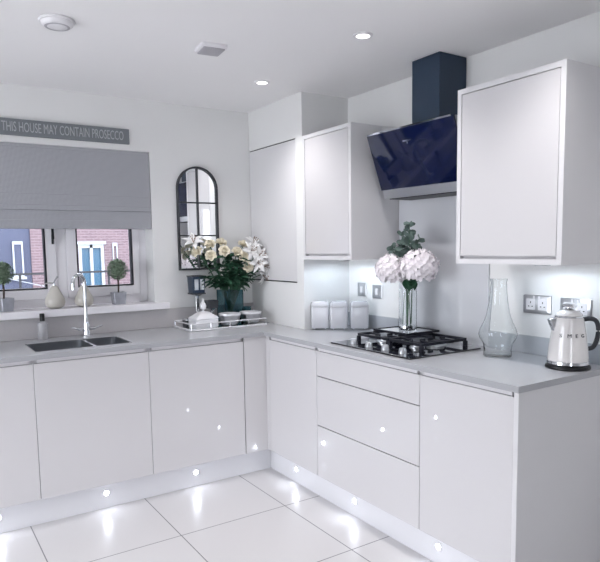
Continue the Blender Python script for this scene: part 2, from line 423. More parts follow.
# sink
sk = thing('kitchen_sink', 'stainless steel twin bowl sink set into the worktop under the window', 'sink', (-1.67, -.36, .70))
def bowl(x0, x1, y0, y1, depth, parent):
    bm = B(); zt = .9085; t = .003
    o = [(-1, -1), (1, -1), (1, 1), (-1, 1)]
    hx, hy = (x1-x0)/2, (y1-y0)/2; cx, cy = (x0+x1)/2, (y0+y1)/2
    rings = []
    for (s, z, r) in ((0, zt, .03), (0, zt-depth+.03, .03), (.012, zt-depth+.008, .035), (.035, zt-depth, .03), (.035, zt-depth-t, .03), (-.003, zt-depth+.02, .03), (-.003, zt, .03)):
        rings.append([bm.verts.new((cx+p[0], cy+p[1], z)) for p in rrect(hx-s, hy-s, r)])
    n = len(rings[0])
    for A, Bq in zip(rings, rings[1:]+rings[:1]):
        if A is rings[3]: continue
        for i in range(n): bm.faces.new((A[i], A[(i+1) % n], Bq[(i+1) % n], Bq[i]))
    bm.faces.new(rings[3]); bm.faces.new(rings[4])
    bo = obj('bowl', bm, 'sinksteel', parent)
    obj('drain', lathe(B(), [(0, .0), (.02, 0), (.024, .002), (.04, .003), (.042, .0)], 24, (cx, cy, zt-depth+.0005)), 'chrome', bo)
bowl(SX0+.006, -1.622, SY0+.006, SY1-.006, .17, sk)
bowl(-1.606, SX1-.006, SY0+.006, SY1-.006, .14, sk)
obj('divider', bx(-1.6185, -1.6095, SY0+.004, SY1-.004, .80, .9085), 'steel', sk, bevel=.002)

# tap
tp = thing('kitchen_tap', 'chrome swan neck kitchen tap with two levers behind the sink', 'tap', (-1.56, -.10, .91))
obj('body', lathe(B(), [(0, 0), (.028, 0), (.028, .006), (.022, .012), (.019, .04), (.021, .075), (.014, .10), (.0105, .13), (.0105, .17), (0, .17)], 24, (-1.56, -.10, .9105)), 'chrome', tp)
sp = []
for i in range(15):
    a = PI*i/14
    sp.append((-1.56-.043*(1-math.cos(a)), -.10-.045*(1-math.cos(a)), 1.235+.05*math.sin(a)))
pts = [(-1.56, -.10, 1.075), (-1.56, -.10, 1.15)]+sp+[(-1.646, -.19, 1.20)]
obj('spout', tube(B(), pts, [.0105]*(len(pts)-1)+[.012], 12), 'chrome', tp)
for s in (-1, 1):
    bm = tube(B(), [(-1.56+s*.018, -.10, .957), (-1.56+s*.05, -.10, .957)], .011, 12)
    tube(bm, [(-1.56+s*.045, -.10, .957), (-1.56+s*.09, -.118, .972)], [.007, .005], 8)
    obj('lever', bm, 'chrome', tp)

# soap bottle
sb = thing('soap_bottle', 'slim clear soap bottle with a black cap left of the tap', 'bottle', (-1.80, -.055, .91))
obj('body', lathe(B(), [(0, 0), (.026, 0), (.029, .004), (.029, .085), (.024, .098), (.012, .104), (.012, .108), (0, .108)], 24, (-1.80, -.055, .9105)), 'soap', sb)
obj('cap', lathe(B(), [(0, 0), (.014, 0), (.014, .04), (.012, .044), (0, .044)], 20, (-1.80, -.055, 1.0187)), 'blackplastic', sb)

# ------------------------------------------------------------------ wall cabinets
CT = 2.107
def wall_cab(y0, y1, z0, z1, label):
    t = thing('wall_cabinet', label, 'cabinet', (-.18, (y0+y1)/2, z0), group='white wall cabinets')
    p = .022
    obj('cladding', boxes((XC, -.001, y0, y0+p, z0, z1), (XC, -.001, y1-p, y1, z0, z1), (XC, -.001, y0+p, y1-p, z1-p, z1), (XC, -.001, y0+p, y1-p, z0, z0+p)), 'carcass', t, smooth=False)
    obj('back_board', bx(-XC*0-.335, -.33, y0+p, y1-p, z0+p, z1-p), 'rail', t, smooth=False)
    obj('door', bx(XC, XC+.020, y0+p+.003, y1-p-.003, z0+p+.012, z1-p-.003), 'gloss', t, bevel=.002)
    return t
wall_cab(-1.165, -.6805, 1.352, CT, 'white gloss wall cabinet left of the cooker hood')
wall_cab(-2.462, -1.934, 1.344, CT, 'white gloss wall cabinet right of the cooker hood')
# boiler cupboard built on to the corner pier
bc = thing('boiler_cupboard', 'tall white cupboard front in the corner beside the arched mirror', 'cupboard', (-.35, -.32, 1.2))
obj('door', bx(XC, -.3405, -.600, -.004, 1.208, CT-.006), 'carcass', bc, bevel=.0015)
obj('painted_shadow_line', bx(XC+.006, -.3405, -.600, -.004, CT-.005, CT), 'darkmetal', bc, smooth=False)  # dark-coloured strips stand in for shadow lines above and below the door
obj('painted_shadow_line', bx(XC+.006, -.3405, -.600, -.004, 1.2, 1.207), 'darkmetal', bc, smooth=False)

# under cabinet lamps
def under_lamp(y, z, label):
    t = thing('under_cabinet_light', label, 'light', (-.2, y, z), group='under cabinet lights')
    obj('housing', lathe(B(), [(.032, 0), (.034, -.003), (.032, -.010), (.026, -.010), (.026, -.002), (0, -.002)], 28, (-.2, y, z-.0005)), 'steel', t)
    obj('lens', lathe(B(), [(0, 0), (.025, 0), (.025, -.005), (0, -.005)], 28, (-.2, y, z-.0035)), 'underglow', t)
    L_ = bpy.data.lights.new('under_cabinet_beam', 'SPOT'); L_.energy = 1.7; L_.color = (.78, .90, 1.); L_.spot_size = math.radians(178); L_.spot_blend = .25; L_.shadow_soft_size = .025
    o = bpy.data.objects.new('under_cabinet_beam', L_); COL.objects.link(o); o.location = (-.2, y, z-.02)
    return o
under_lamp(-.90, 1.352, 'small round lamp under the left wall cabinet')
under_lamp(-2.27, 1.344, 'small round lamp under the right wall cabinet, above the kettle')

# ------------------------------------------------------------------ cooker hood
hy0, hy1 = -1.842, -1.252
hd = thing('cooker_hood', 'angled dark navy glass cooker hood with square chimney above the hob', 'cooker hood', (-.15, -1.55, 1.69))
obj('body', prism(B(), [(-.003, 1.692), (-.195, 1.688), (-.200, 1.738), (-.295, 2.022), (-.27, 2.030), (-.003, 2.030)], 'y', hy0, hy1), 'steel', hd, smooth=False, bevel=.001)
u = Vector((-.305+.2, 2.025-1.735)).normalized(); nrm = Vector((-u.y, u.x))
if nrm.x > 0: nrm = -nrm
def gp(s, d): q = Vector((-.198, 1.739))+u*s+nrm*d; return (q.x, q.y)
Lg = .302
obj('frame', prism(B(), [gp(-.004, .0005), gp(-.004, .010), gp(Lg+.008, .010), gp(Lg+.008, .0005)], 'y', hy0, hy1+.004), 'chrome', hd, smooth=False)
gl = obj('glass_front', prism(B(), [gp(0, .0105), gp(0, .0165), gp(Lg, .0165), gp(Lg, .0105)], 'y', hy0-.03, hy1), 'navy', hd, smooth=False)
cmk = prism(B(), [gp(.235, .0167), gp(.235, .0175), gp(.241, .0175), gp(.241, .0167)], 'y', -1.57, -1.51)
prism(cmk, [gp(.222, .0167), gp(.222, .0175), gp(.236, .0175), gp(.236, .0167)], 'y', -1.543, -1.537)
obj('badge', cmk, 'chrome', hd, smooth=False)
obj('chimney', bx(-.195, -.003, -1.665, -1.472, 2.0305, H-.001), 'navysteel', hd, bevel=.002)
obj('underside_filter', bx(-.18, -.02, hy0+.03, hy1-.03, 1.684, 1.691), 'darkmetal', hd)

# ------------------------------------------------------------------ hob
hb = thing('gas_hob', 'black glass gas hob with cast iron pan supports set on the worktop', 'hob', (-.325, -1.55, .91))
obj('glass_plate', bx(-.567, -.09, -1.857, -1.245, .9105, .918), 'black', hb, bevel=.002)
for bxc, byc, r in ((-.20, -1.41, .03), (-.33, -1.41, .036), (-.20, -1.655, .045), (-.33, -1.655, .03)):
    bo = obj('burner', lathe(B(), [(0, 0), (r*1.3, 0), (r*1.3, .004), (r, .008), (r, .016), (0, .016)], 24, (bxc, byc, .9183)), 'steel', hb)
    obj('burner_cap', lathe(B(), [(0, 0), (r*.85, 0), (r*.85, .005), (r*.7, .008), (0, .008)], 24, (bxc, byc, .9347)), 'iron', bo)
for y0, y1 in ((-1.525, -1.285), (-1.765, -1.54)):
    bm = B(); x0, x1, z = -.405, -.10, .957; t = .005
    for (a, b) in (((x0, y0), (x1, y0)), ((x1, y0), (x1, y1)), ((x1, y1), (x0, y1)), ((x0, y1), (x0, y0))):
        box(bm, min(a[0], b[0])-t, max(a[0], b[0])+t, min(a[1], b[1])-t, max(a[1], b[1])+t, z-.014, z)
    for xc in (-.33, -.19):
        yc = (y0+y1)/2
        for s in (-1, 1):
            box(bm, xc-t*.8, xc+t*.8, min(yc+s*.03, yc+s*.12), max(yc+s*.03, yc+s*.12), z-.012, z)
        box(bm, xc-.06, xc-.025, yc-t*.8, yc+t*.8, z-.012, z); box(bm, xc+.025, xc+.06, yc-t*.8, yc+t*.8, z-.012, z)
    for xx in (x0, x1):
        for yy in (y0, y1): box(bm, xx-.009, xx+.009, yy-.009, yy+.009, .9184, z-.014)
    obj('pan_support', bm, 'iron', hb, bevel=.0015)
for i, y in enumerate((-1.365, -1.49, -1.615, -1.74)):
    obj('knob', lathe(B(), [(0, 0), (.021, 0), (.020, .004), (.017, .022), (.015, .025), (0, .025)], 24, (-.505, y, .9183)), 'steel', hb)

# mirrored plate with the vase
mp = thing('mirrored_tray', 'square mirrored tray with a dark edge standing on the hob supports', 'tray', (-.165, -1.40, .9575), group=None)
obj('rim', boxes((-.285, -.275, -1.535, -1.265, .9575, .969), (-.055, -.045, -1.535, -1.265, .9575, .969), (-.275, -.055, -1.535, -1.525, .9575, .969), (-.275, -.055, -1.275, -1.265, .9575, .969)), 'iron', mp, smooth=False)
obj('mirror_plate', bx(-.275, -.055, -1.525, -1.275, .9575, .966), 'mirror', mp, smooth=False)

def glass_cyl(r, h, t=.003, base=.006, n=48, prof=None):
    p = [(0, 0), (r, 0), (r, h), (r-t, h), (r-t, base), (0, base)]
    return lathe(B(), p, n)
VX, VY, VZ = -.185, -1.435, .9665
va = thing('glass_vase', 'tall clear cylinder vase holding white hydrangeas on the mirrored tray', 'vase', (VX, VY, VZ))
obj('glass', glass_cyl(.049, .232), 'glass', va, local=True)
obj('crystal_filler', lathe(B(), [(0, .0065), (.0455, .0065), (.0455, .03), (0, .034)], 32), 'chrome', va, local=True)

def leafspray(bm, rnd, base, tip, n, L, W, droop=.5, start=.3):
    base = Vector(base); tip = Vector(tip); ax = (tip-base)
    for i in range(n):
        f = start+(1-start)*(i+.5)/n
        p = base+ax*f
        ang = i*2.4+rnd.random()
        rot = Euler((0, -rnd.uniform(.1, .9)+droop*.3, ang)).to_matrix().to_4x4()
        petal(bm, Matrix.Translation(p) @ rot @ Matrix.Rotation(rnd.uniform(-.6, .6), 4, 'X'), L*rnd.uniform(.75, 1.15), W, cup=.35, curl=-droop*rnd.uniform(.5, 1.4), nu=5, nv=2, pointed=.95)
    return bm

# hydrangeas
def hydrangea_head(rnd, r):
    bm = B(); n = 130
    for i in range(n):
        z = 1-2*(i+.5)/n
        if z < -.75: continue
        a = i*2.39996; q = math.sqrt(1-z*z)
        d_ = Vector((q*math.cos(a), q*math.sin(a), z*.86))
        p = d_*r*rnd.uniform(.9, 1.03)
        rot = d_.to_track_quat('Z', 'Y').to_matrix().to_4x4() @ Matrix.Rotation(rnd.uniform(0, PI), 4, 'Z')
        for kq in range(4):
            petal(bm, Matrix.Translation(p) @ rot @ Matrix.Rotation(kq*PI/2, 4, 'Z') @ Matrix.Rotation(rnd.uniform(-.25, .05), 4, 'Y'), .021, .021, cup=.25, curl=.5, nu=2, nv=2, pointed=.35)
    return bm
rnd = random.Random(3)
hyd_spots = [((-.21, -1.350, 1.300), (.012, .02), 'white hydrangea head at the left of the hob vase'),
             ((-.20, -1.535, 1.318), (-.015, -.015), 'white hydrangea head at the right of the hob vase'),
             ((-.13, -1.43, 1.328), (.015, -.01), 'white hydrangea head at the back, nearest the splashback')]
for i, (c, off, lab) in enumerate(hyd_spots):
    foot = (VX+off[0], VY+off[1], VZ+.036)
    t = thing('hydrangea', lab, 'flower', foot, group='white hydrangeas in the hob vase')
    bm = hydrangea_head(rnd, .094); bmesh.ops.translate(bm, verts=bm.verts, vec=c)
    obj('flower_head', bm, 'hyd', t)
    neck = Vector((VX+off[0]*1.2, VY+off[1]*1.2, VZ+.215))
    obj('stem', tube(B(), [foot, neck, Vector(c)*.55+neck*.45+Vector((0, 0, .01)), c], [.003, .0035, .0035, .003], 6), 'stem', t)
    bm = B()
    dv = (Vector(c)-Vector((VX, VY, c[2])))
    a0 = math.atan2(dv.y, dv.x)
    for s in (-.5, .6):
        petal(bm, Matrix.Translation(neck+Vector((0, 0, .03))) @ Euler((0, -.75, a0+s)).to_matrix().to_4x4(), .085, .06, cup=.3, curl=-.6, pointed=.9)
    obj('leaf', bm, 'leaf', t)
big = B()
for q, (ang, ln, w) in enumerate(((-2.3, .075, .085), (-1.5, .07, .075), (-2.9, .06, .06))):
    petal(big, Matrix.Translation((VX-.012, VY-.022, 1.238)) @ Euler((0, .15, ang)).to_matrix().to_4x4(), ln, w, cup=.2, curl=-1.5, pointed=.85)
lf = thing('leaf_collar', 'broad green leaves folded over the front rim of the hob vase', 'leaves', (VX-.02, VY-.02, VZ+.036))
obj('leaf', big, 'leaf', lf)
obj('stem', tube(B(), [(VX-.02, VY-.02, VZ+.036), (VX-.02, VY-.03, VZ+.2), (VX-.015, VY-.03, 1.24)], .003, 6), 'stem', lf)
# eucalyptus
for i, (tip, n, off, lab) in enumerate((((-.20, -1.462, 1.552), 13, (0, -.022), 'tallest eucalyptus sprig above the hydrangeas'),
                                  ((-.22, -1.345, 1.44), 9, (-.02, .018), 'eucalyptus sprig leaning left over the hydrangeas'),
                                  ((-.19, -1.525, 1.475), 9, (.024, .004), 'eucalyptus sprig leaning right over the hydrangeas'),
                                  ((-.20, -1.40, 1.49), 10, (-.012, -.008), 'eucalyptus sprig between the tallest and the left one'))):
    foot = Vector((VX+off[0], VY+off[1], VZ+.036)); mid = Vector((VX+off[0]*.5-.005, VY+off[1]*.5, 1.20))
    t = thing('eucalyptus', lab, 'foliage', foot, group='eucalyptus sprigs in the hob vase')
    obj('stem', tube(B(), [foot, mid, mid*.4+Vector(tip)*.6, tip], [.0022, .002, .0018, .001], 6), 'stem', t)
    bm = B(); rr = random.Random(20+i)
    A = mid*.55+Vector(tip)*.45
    for kq in range(n*2):
        f = (kq//2+.5)/n
        p = A.lerp(Vector(tip), f)
        rot = Euler((rr.choice((-1, 1))*rr.uniform(.6, 1.5), -rr.uniform(-.3, .9), (kq % 2)*PI+rr.uniform(-.7, .7)+(kq//2)*1.3)).to_matrix().to_4x4()
        petal(bm, Matrix.Translation(p) @ rot, .048*(1.15-.5*f), .042*(1.15-.5*f), cup=.25, curl=-.3, nu=4, nv=2, pointed=.3)
    obj('leaves', bm, 'euc', t)

# ------------------------------------------------------------------ canisters
R0 = -.57
cn = thing('canister', 'pale ceramic canister nearest the corner, leftmost of the three', 'canister', (-.29, -.752, .91), R0, 'row of ceramic canisters')
def rr_loft(levels, cap=True):
    bm = B(); rings = []
    for hx, hy, r, z in levels: rings.append([bm.verts.new((p[0], p[1], z)) for p in rrect(hx, hy, r)])
    n = len(rings[0])
    for A, Q in zip(rings, rings[1:]):
        for i in range(n): bm.faces.new((A[i], A[(i+1) % n], Q[(i+1) % n], Q[i]))
    bm.faces.new(rings[0]); bm.faces.new(rings[-1])
    return bm
obj('jar', rr_loft([(.052, .038, .014, .0125), (.055, .041, .016, .018), (.0555, .0415, .016, .14), (.054, .040, .016, .144)]), 'ceramic', cn, local=True)
obj('lid', rr_loft([(.054, .040, .016, .1445), (.0555, .0415, .016, .148), (.054, .040, .016, .166), (.047, .034, .016, .178), (.03, .022, .014, .181)]), 'ceramic', cn, local=True)
for sx_ in (-1, 1):
    for sy_ in (-1, 1):
        bm = B(); bmesh.ops.create_uvsphere(bm, u_segments=12, v_segments=8, radius=.0075, matrix=T(sx_*.034, sy_*.024, .0075))
        obj('foot', bm, 'chrome', cn, local=True)
dup(cn, (-.205, -.835, .91), None, 'pale ceramic canister in the middle of the three')
dup(cn, (-.105, -.915, .91), None, 'pale ceramic canister nearest the hob, rightmost of the three')

# ------------------------------------------------------------------ sockets and switches
def plate_parts(t, y, z, hw, hh):
    obj('plate', rr_loft([(hw, hh, .006, 0), (hw, hh, .006, .005), (hw-.003, hh-.003, .005, .007)]), 'steel', t, local=True)
def wallplate(y, z, hw, kind, label, cat):
    t = thing('wall_socket' if kind == 'socket' else 'wall_switch', label, cat, (-.0008, y, z))
    t.rotation_euler = (PI/2, 0, -PI/2)
    plate_parts(t, y, z, hw, .043)
    if kind == 'switch':
        obj('rocker', rr_loft([(.012, .02, .003, .0072), (.012, .02, .003, .0105)]), 'plastic', t, local=True)
    else:
        for s in (-1, 1):
            ins = obj('insert', rr_loft([(.024, .026, .004, .0072), (.024, .026, .004, .0085)]), 'plastic', t, local=True)
            obj('pin_hole', boxes((s*.032-.002+.0, s*.032+.002, .004, .013, .0086, .0092), (s*.032-.013, s*.032-.006, -.012, -.008, .0086, .0092), (s*.032+.006, s*.032+.013, -.012, -.008, .0086, .0092)), 'blackplastic', t, local=True)
            for v in ins.data.vertices: v.co.x += s*.032
            rk = obj('rocker', boxes((s*.014-.005, s*.014+.005, .027, .040, .0072, .0105)), 'plastic', t, local=True, bevel=.001)
    return t
wallplate(-.818, 1.152, .043, 'switch', 'small steel switch plate on the lit wall above the canisters', 'switch')
wallplate(-.970, 1.145, .046, 'switch', 'steel switch plate beside the hydrangea vase', 'switch')
wallplate(-2.109, 1.146, .074, 'socket', 'steel double socket to the left of the kettle', 'socket')
wallplate(-2.303, 1.142, .074, 'socket', 'steel double socket half hidden behind the kettle', 'socket')

# ------------------------------------------------------------------ decanter
dc = thing('glass_decanter', 'tall clear glass decanter with a wide belly standing by the hob', 'decanter', (-.18, -2.03, .91))
po = [(0, .0005), (.060, .0005), (.064, .006), (.062, .03), (.066, .06), (.084, .088), (.088, .105), (.082, .128), (.066, .16), (.052, .20), (.044, .25), (.038, .30), (.036, .345), (.040, .36)]
pi_ = [(max(r-.003, 0), z) for r, z in po[2:]][::-1]
pi_ = [(po[-1][0]-.002, .3605)]+pi_[1:]+[(.05, .009), (0, .009)]
obj('glass', lathe(B(), po+pi_, 48), 'glass', dc, local=True)

# ------------------------------------------------------------------ kettle
kt = thing('kettle', 'cream retro kettle with chrome base at the near end of the worktop', 'kettle', (-.168, -2.378, .91), -.571)
obj('power_base', lathe(B(), [(0, .0005), (.086, .0005), (.089, .004), (.087, .013), (.078, .017), (0, .017)], 48), 'blackplastic', kt, local=True)
obj('base_ring', lathe(B(), [(0, .0175), (.080, .0175), (.084, .022), (.083, .032), (.080, .034), (0, .034)], 48), 'chrome', kt, local=True)
obj('body', lathe(B(), [(0, .0345), (.080, .0345), (.080, .05), (.076, .09), (.069, .14), (.061, .19), (.056, .213), (0, .213)], 48), 'kettle', kt, local=True)
obj('collar', lathe(B(), [(0, .2135), (.057, .2135), (.058, .217), (.056, .220), (0, .220)], 48), 'chrome', kt, local=True)
ld = obj('lid', lathe(B(), [(0, .2205), (.053, .2205), (.051, .228), (.040, .239), (.022, .245), (0, .2465)], 48), 'kettle', kt, local=True)
kb = lathe(B(), [(0, .2468), (.016, .2468), (.015, .252), (.028, .255), (.031, .261), (.026, .268), (.012, .272), (0, .273)], 28)
obj('lid_knob', kb, 'chrome', ld, local=True)
obj('spout', prism(B(), [(-.055, .212), (-.088, .206), (-.083, .196), (-.066, .155)], 'y', -.016, .016), 'chrome', kt, local=True, bevel=.004)
hp = [(.050, 0, .198), (.085, 0, .205), (.112, 0, .196), (.124, 0, .165), (.120, 0, .12), (.104, 0, .085), (.076, 0, .078)]
def bez(P_, n):
    out = []
    for i in range(len(P_)-1):
        p0 = Vector(P_[max(i-1, 0)]); p1 = Vector(P_[i]); p2 = Vector(P_[i+1]); p3 = Vector(P_[min(i+2, len(P_)-1)])
        for k_ in range(n):
            t = k_/n
            out.append(.5*((2*p1)+(p2-p0)*t+(2*p0-5*p1+4*p2-p3)*t*t+(3*p1-p0-3*p2+p3)*t**3))
    return out+[Vector(P_[-1])]
obj('handle', tube(B(), bez(hp, 5), .0095, 12), 'darkmetal', kt, local=True)
for i, ch in enumerate('SMEG'):
    xo = (-.052, -.025, .002, .029)[i]
    zc = .142; rr_ = .0690
    a = math.asin(xo/rr_)
    slope = math.atan2(.0075, .05)
    mt = Matrix.Rotation(a, 4, 'Z') @ Matrix.Translation((0, -rr_-.0012, zc)) @ Matrix.Rotation(PI/2-slope, 4, 'X')
    text_obj('letter', ch, .021, 'darkmetal', kt, mt, sx=1.1, depth=.0012)

# ------------------------------------------------------------------ window dressing, sign, mirror
bl = thing('roman_blind', 'grey woven roman blind half drawn over the window', 'blind', (-1.645, .03, 1.56))
bx0, bx1 = WX0+.006, WX1-.004
obj('head_rail', bx(bx0, bx1, .012, .05, 2.015, 2.051), 'upvc', bl)
obj('fabric', prism(B(), [(.011, 2.05), (.006, 2.03), (.004, 1.80), (-.004, 1.69), (-.006, 1.672), (.004, 1.668), (.010, 1.68), (.0115, 1.80)], 'x', bx0, bx1), 'blind', bl)
obj('hem_fold', prism(B(), [(.010, 1.67), (.004, 1.667), (.002, 1.62), (-.002, 1.575), (.0, 1.562), (.010, 1.560), (.014, 1.57)], 'x', bx0, bx1), 'blind', bl)

sg = thing('wall_sign', 'long grey painted sign with pale lettering on the wall above the blind', 'sign', (-1.645, -.012, 2.085))
obj('board', bx(-2.075, -1.221, -.020, -.001, 2.088, 2.180), 'sign', sg, bevel=.0015)
mt = Matrix.Translation((-1.603, -.0212, 2.133)) @ Matrix.Rotation(PI/2, 4, 'X')
tx = text_obj('lettering', 'THIS HOUSE MAY CONTAIN PROSECCO', .078, 'signtext', sg, Matrix.Identity(4), depth=.0008)
xs = [v.co.x for v in tx.data.vertices]; wd = max(xs)-min(xs)
tx.data.transform(mt @ Matrix.Diagonal((.69/wd, 1, 1, 1)))
tx.data.transform(Matrix.Translation(-Vector(sg.location)))

mr = thing('arched_mirror', 'arched dark framed window pane mirror on the back wall beside the window', 'mirror', (-.77, -.015, 1.285))
mx0, mx1, mz0, msp = -.918, -.622, 1.285, 1.829
rad = (mx1-mx0)/2; mcx = (mx0+mx1)/2
def arch(r_off, n=24):
    r = rad-r_off
    pts = [(mcx-r, mz0+r_off), (mcx+r, mz0+r_off)]
    for i in range(n+1):
        a = PI*i/n; pts.append((mcx+r*math.cos(a), msp+r*math.sin(a)))
    return pts
bm = B(); o_, i_ = arch(0), arch(.012); n = len(o_)
V = [[bm.verts.new((p[0], y, p[1])) for p in q] for q, y in ((o_, -.024), (i_, -.024), (i_, -.002), (o_, -.002))]
for k in range(4):
    A, Q = V[k], V[(k+1) % 4]
    for i in range(n): bm.faces.new((A[i], A[(i+1) % n], Q[(i+1) % n], Q[i]))
obj('frame', bm, 'darkmetal', mr)
obj('mirror_glass', prism(B(), arch(.011), 'y', -.009, -.004), 'mirror', mr, smooth=False)
gb_ = boxes((mcx-.0055, mcx+.0055, -.019, -.0095, mz0+.014, msp+rad-.013))
for z in (1.517, 1.737): box(gb_, mx0+.013, mcx-.0056, -.018, -.0095, z-.0045, z+.0045); box(gb_, mcx+.0056, mx1-.013, -.018, -.0095, z-.0045, z+.0045)
obj('glazing_bar', gb_, 'darkmetal', mr, smooth=False)

# sill ornaments
def leafball(bm, rnd, c, r, n, L, W):
    c = Vector(c)
    for i in range(n):
        z = 1-2*(i+.5)/n; a = i*2.39996; q = math.sqrt(max(0, 1-z*z))
        d_ = Vector((q*math.cos(a), q*math.sin(a), z))
        rot = (d_+Vector((rnd.uniform(-.7, .7), rnd.uniform(-.7, .7), rnd.uniform(-.7, .7)))).to_track_quat('X', 'Z').to_matrix().to_4x4()
        petal(bm, Matrix.Translation(c+d_*r*rnd.uniform(.72, .92)) @ rot, L, W, cup=.3, curl=.3, nu=3, nv=2, pointed=.6)
    bmesh.ops.create_icosphere(bm, subdivisions=2, radius=r*.72, matrix=Matrix.Translation(c))
    return bm
tpz = thing('topiary', 'small ball topiary in a silver pot at the right of the sill', 'plant', (-1.315, .045, 1.08), group='ball topiaries on the sill')
obj('pot', rr_loft([(.036, .036, .008, .0005), (.042, .042, .008, .075), (.042, .042, .008, .078), (.037, .037, .008, .078), (.034, .034, .008, .06)]), 'pot', tpz, local=True)
obj('soil', rr_loft([(.0338, .0338, .008, .0605), (.0348, .0348, .008, .072)]), 'soil', tpz, local=True)
obj('trunk', tube(B(), [(0, 0, .0722), (.003, 0, .12), (0, 0, .19)], .0055, 8), 'bark', tpz, local=True)
obj('foliage', leafball(B(), random.Random(5), (0, 0, .222), .062, 420, .018, .011), 'topi', tpz, local=True)
dup(tpz, (-1.985, .045, 1.08), (0, 0, .5), 'small ball topiary in a silver pot at the left edge of the sill')
pr_ = thing('pear_ornament', 'champagne ceramic pear with a bent stalk left of the tap on the sill', 'ornament', (-1.706, .03, 1.08), .4, 'ceramic pears on the sill')
obj('fruit', lathe(B(), [(0, .0005), (.024, .0005), (.042, .012), (.049, .032), (.046, .054), (.036, .077), (.026, .098), (.020, .115), (.013, .125), (0, .128)], 32), 'pear', pr_, local=True)
obj('stalk', tube(B(), [(0, 0, .124), (-.002, 0, .14), (.008, 0, .16), (.022, 0, .175)], [.004, .0035, .0035, .0045], 8), 'chrome', pr_, local=True)
bm = B(); petal(bm, Matrix.Translation((-.003, 0, .135)) @ Euler((.3, -.3, PI-.4)).to_matrix().to_4x4(), .065, .03, cup=.35, curl=-.9, pointed=.9)
obj('leaf', bm, 'chrome', pr_, local=True)
dup(pr_, (-1.535, .03, 1.08), (0, 0, 1.6), 'champagne ceramic pear directly behind the tap on the sill', scale=(1.17, 1.17, 1.05))
pr_.scale = (1.2, 1.2, 1.1)

# ------------------------------------------------------------------ flower tray
TX0, TX1, TY0, TY1, TZ = -.985, -.435, -.335, -.055, .9105
ft = thing('serving_tray', 'rectangular mirrored tray with a low chrome gallery in the worktop corner', 'tray', ((TX0+TX1)/2, (TY0+TY1)/2, .91))
obj('base', bx(TX0, TX1, TY0, TY1, TZ, TZ+.010), 'silverpaint', ft, bevel=.002)
obj('mirror_plate', bx(TX0+.008, TX1-.008, TY0+.008, TY1-.008, TZ+.0101, TZ+.012), 'mirror', ft, smooth=False)
obj('gallery_rail', tube(B(), [(TX0+.004, TY0+.004, TZ+.045), (TX1-.004, TY0+.004, TZ+.045), (TX1-.004, TY1-.004, TZ+.045), (TX0+.004, TY1-.004, TZ+.045), (TX0+.004, TY0+.004, TZ+.045)], .004, 8), 'silverpaint', ft)
for i in range(5):
    x = TX0+.004+(TX1-TX0-.008)*i/4
    for y in (TY0+.004, TY1-.004):
        obj('post', tube(B(), [(x, y, TZ+.0101), (x, y, TZ+.045)], .0035, 8), 'chrome', ft)
TT = TZ+.0121
bvx, bvy, bhx, bhy, bvh = -.607, -.135, .071, .060, .225
bv = thing('flower_vase', 'rectangular teal glass vase full of roses and lilies on the serving tray', 'vase', (bvx, bvy, TT))
def rect_vase(hx, hy, h, t=.004, b=.01):
    bm = B()
    R_ = [[bm.verts.new((s*a, q*c, z)) for s, q in ((-1, -1), (1, -1), (1, 1), (-1, 1))] for a, c, z in ((hx, hy, 0), (hx, hy, h), (hx-t, hy-t, h), (hx-t, hy-t, b))]
    for A, Q in zip(R_, R_[1:]):
        for i in range(4): bm.faces.new((A[i], A[(i+1) % 4], Q[(i+1) % 4], Q[i]))
    bm.faces.new(R_[0]); bm.faces.new(R_[-1]); return bm
obj('glass', rect_vase(bhx, bhy, bvh), 'teal', bv, local=True)
ZF = TT+.0105
def foot_for(tip, i):
    f = Vector((tip[0]-bvx, tip[1]-bvy))
    ang = i*2.39996
    return Vector((bvx-f.x*.16+.02*math.cos(ang), bvy-f.y*.1+.016*math.sin(ang), ZF))
def neck_for(tip):
    f = Vector((tip[0]-bvx, tip[1]-bvy))
    return Vector((bvx+max(-.07, min(.07, f.x*.35)), bvy+max(-.05, min(.05, f.y*.35)), TT+bvh+.01))
# rose bloom shared mesh
def rose_mesh():
    bm = B(); rnd = random.Random(11)
    lathe(bm, [(0, .0), (.010, .004), (.014, .018), (.010, .032), (.004, .036), (0, .036)], 12)
    for ring, (n, tilt, L, W) in enumerate(((3, 1.35, .040, .034), (5, 1.12, .046, .040), (6, .78, .048, .044), (6, .42, .046, .044))):
        for k_ in range(n):
            a = 2*PI*k_/n+ring*.6
            petal(bm, Matrix.Rotation(a, 4, 'Z') @ Matrix.Translation((.003, 0, .004)) @ Matrix.Rotation(-tilt, 4, 'Y'), L, W, cup=.55, curl=.35 if ring < 2 else -.5, nu=4, nv=4, pointed=.25, base=.4)
    return bm
def stem_flower(kind, tip, i, label, group, bloom_me, rot, extra=()):
    foot = foot_for(tip, i); nk = neck_for(tip); tip = Vector(tip)
    t = thing(kind, label, 'flower', foot, group=group)
    mid = nk.lerp(tip, .6)+Vector((0, 0, .012))
    obj('stem', tube(B(), [foot, foot.lerp(nk, .5), nk, mid, tip], [.003, .003, .003, .0028, .0028], 6), 'stem', t)
    b = bpy.data.objects.new('bloom', bloom_me); COL.objects.link(b); b.parent = t; b.location = tip-foot; b.rotation_euler = rot; b.scale = (.86,)*3 if kind == 'rose' else (1.18,)*3
    for nm, me in extra:
        c = bpy.data.objects.new(nm, me); COL.objects.link(c); c.parent = b
    return t
def tomesh(name, bm, m):
    o = obj(name, bm, m, local=True); me = o.data; bpy.data.objects.remove(o); return me
rose_me = tomesh('rose_bloom', rose_mesh(), 'cream')
sep = B()
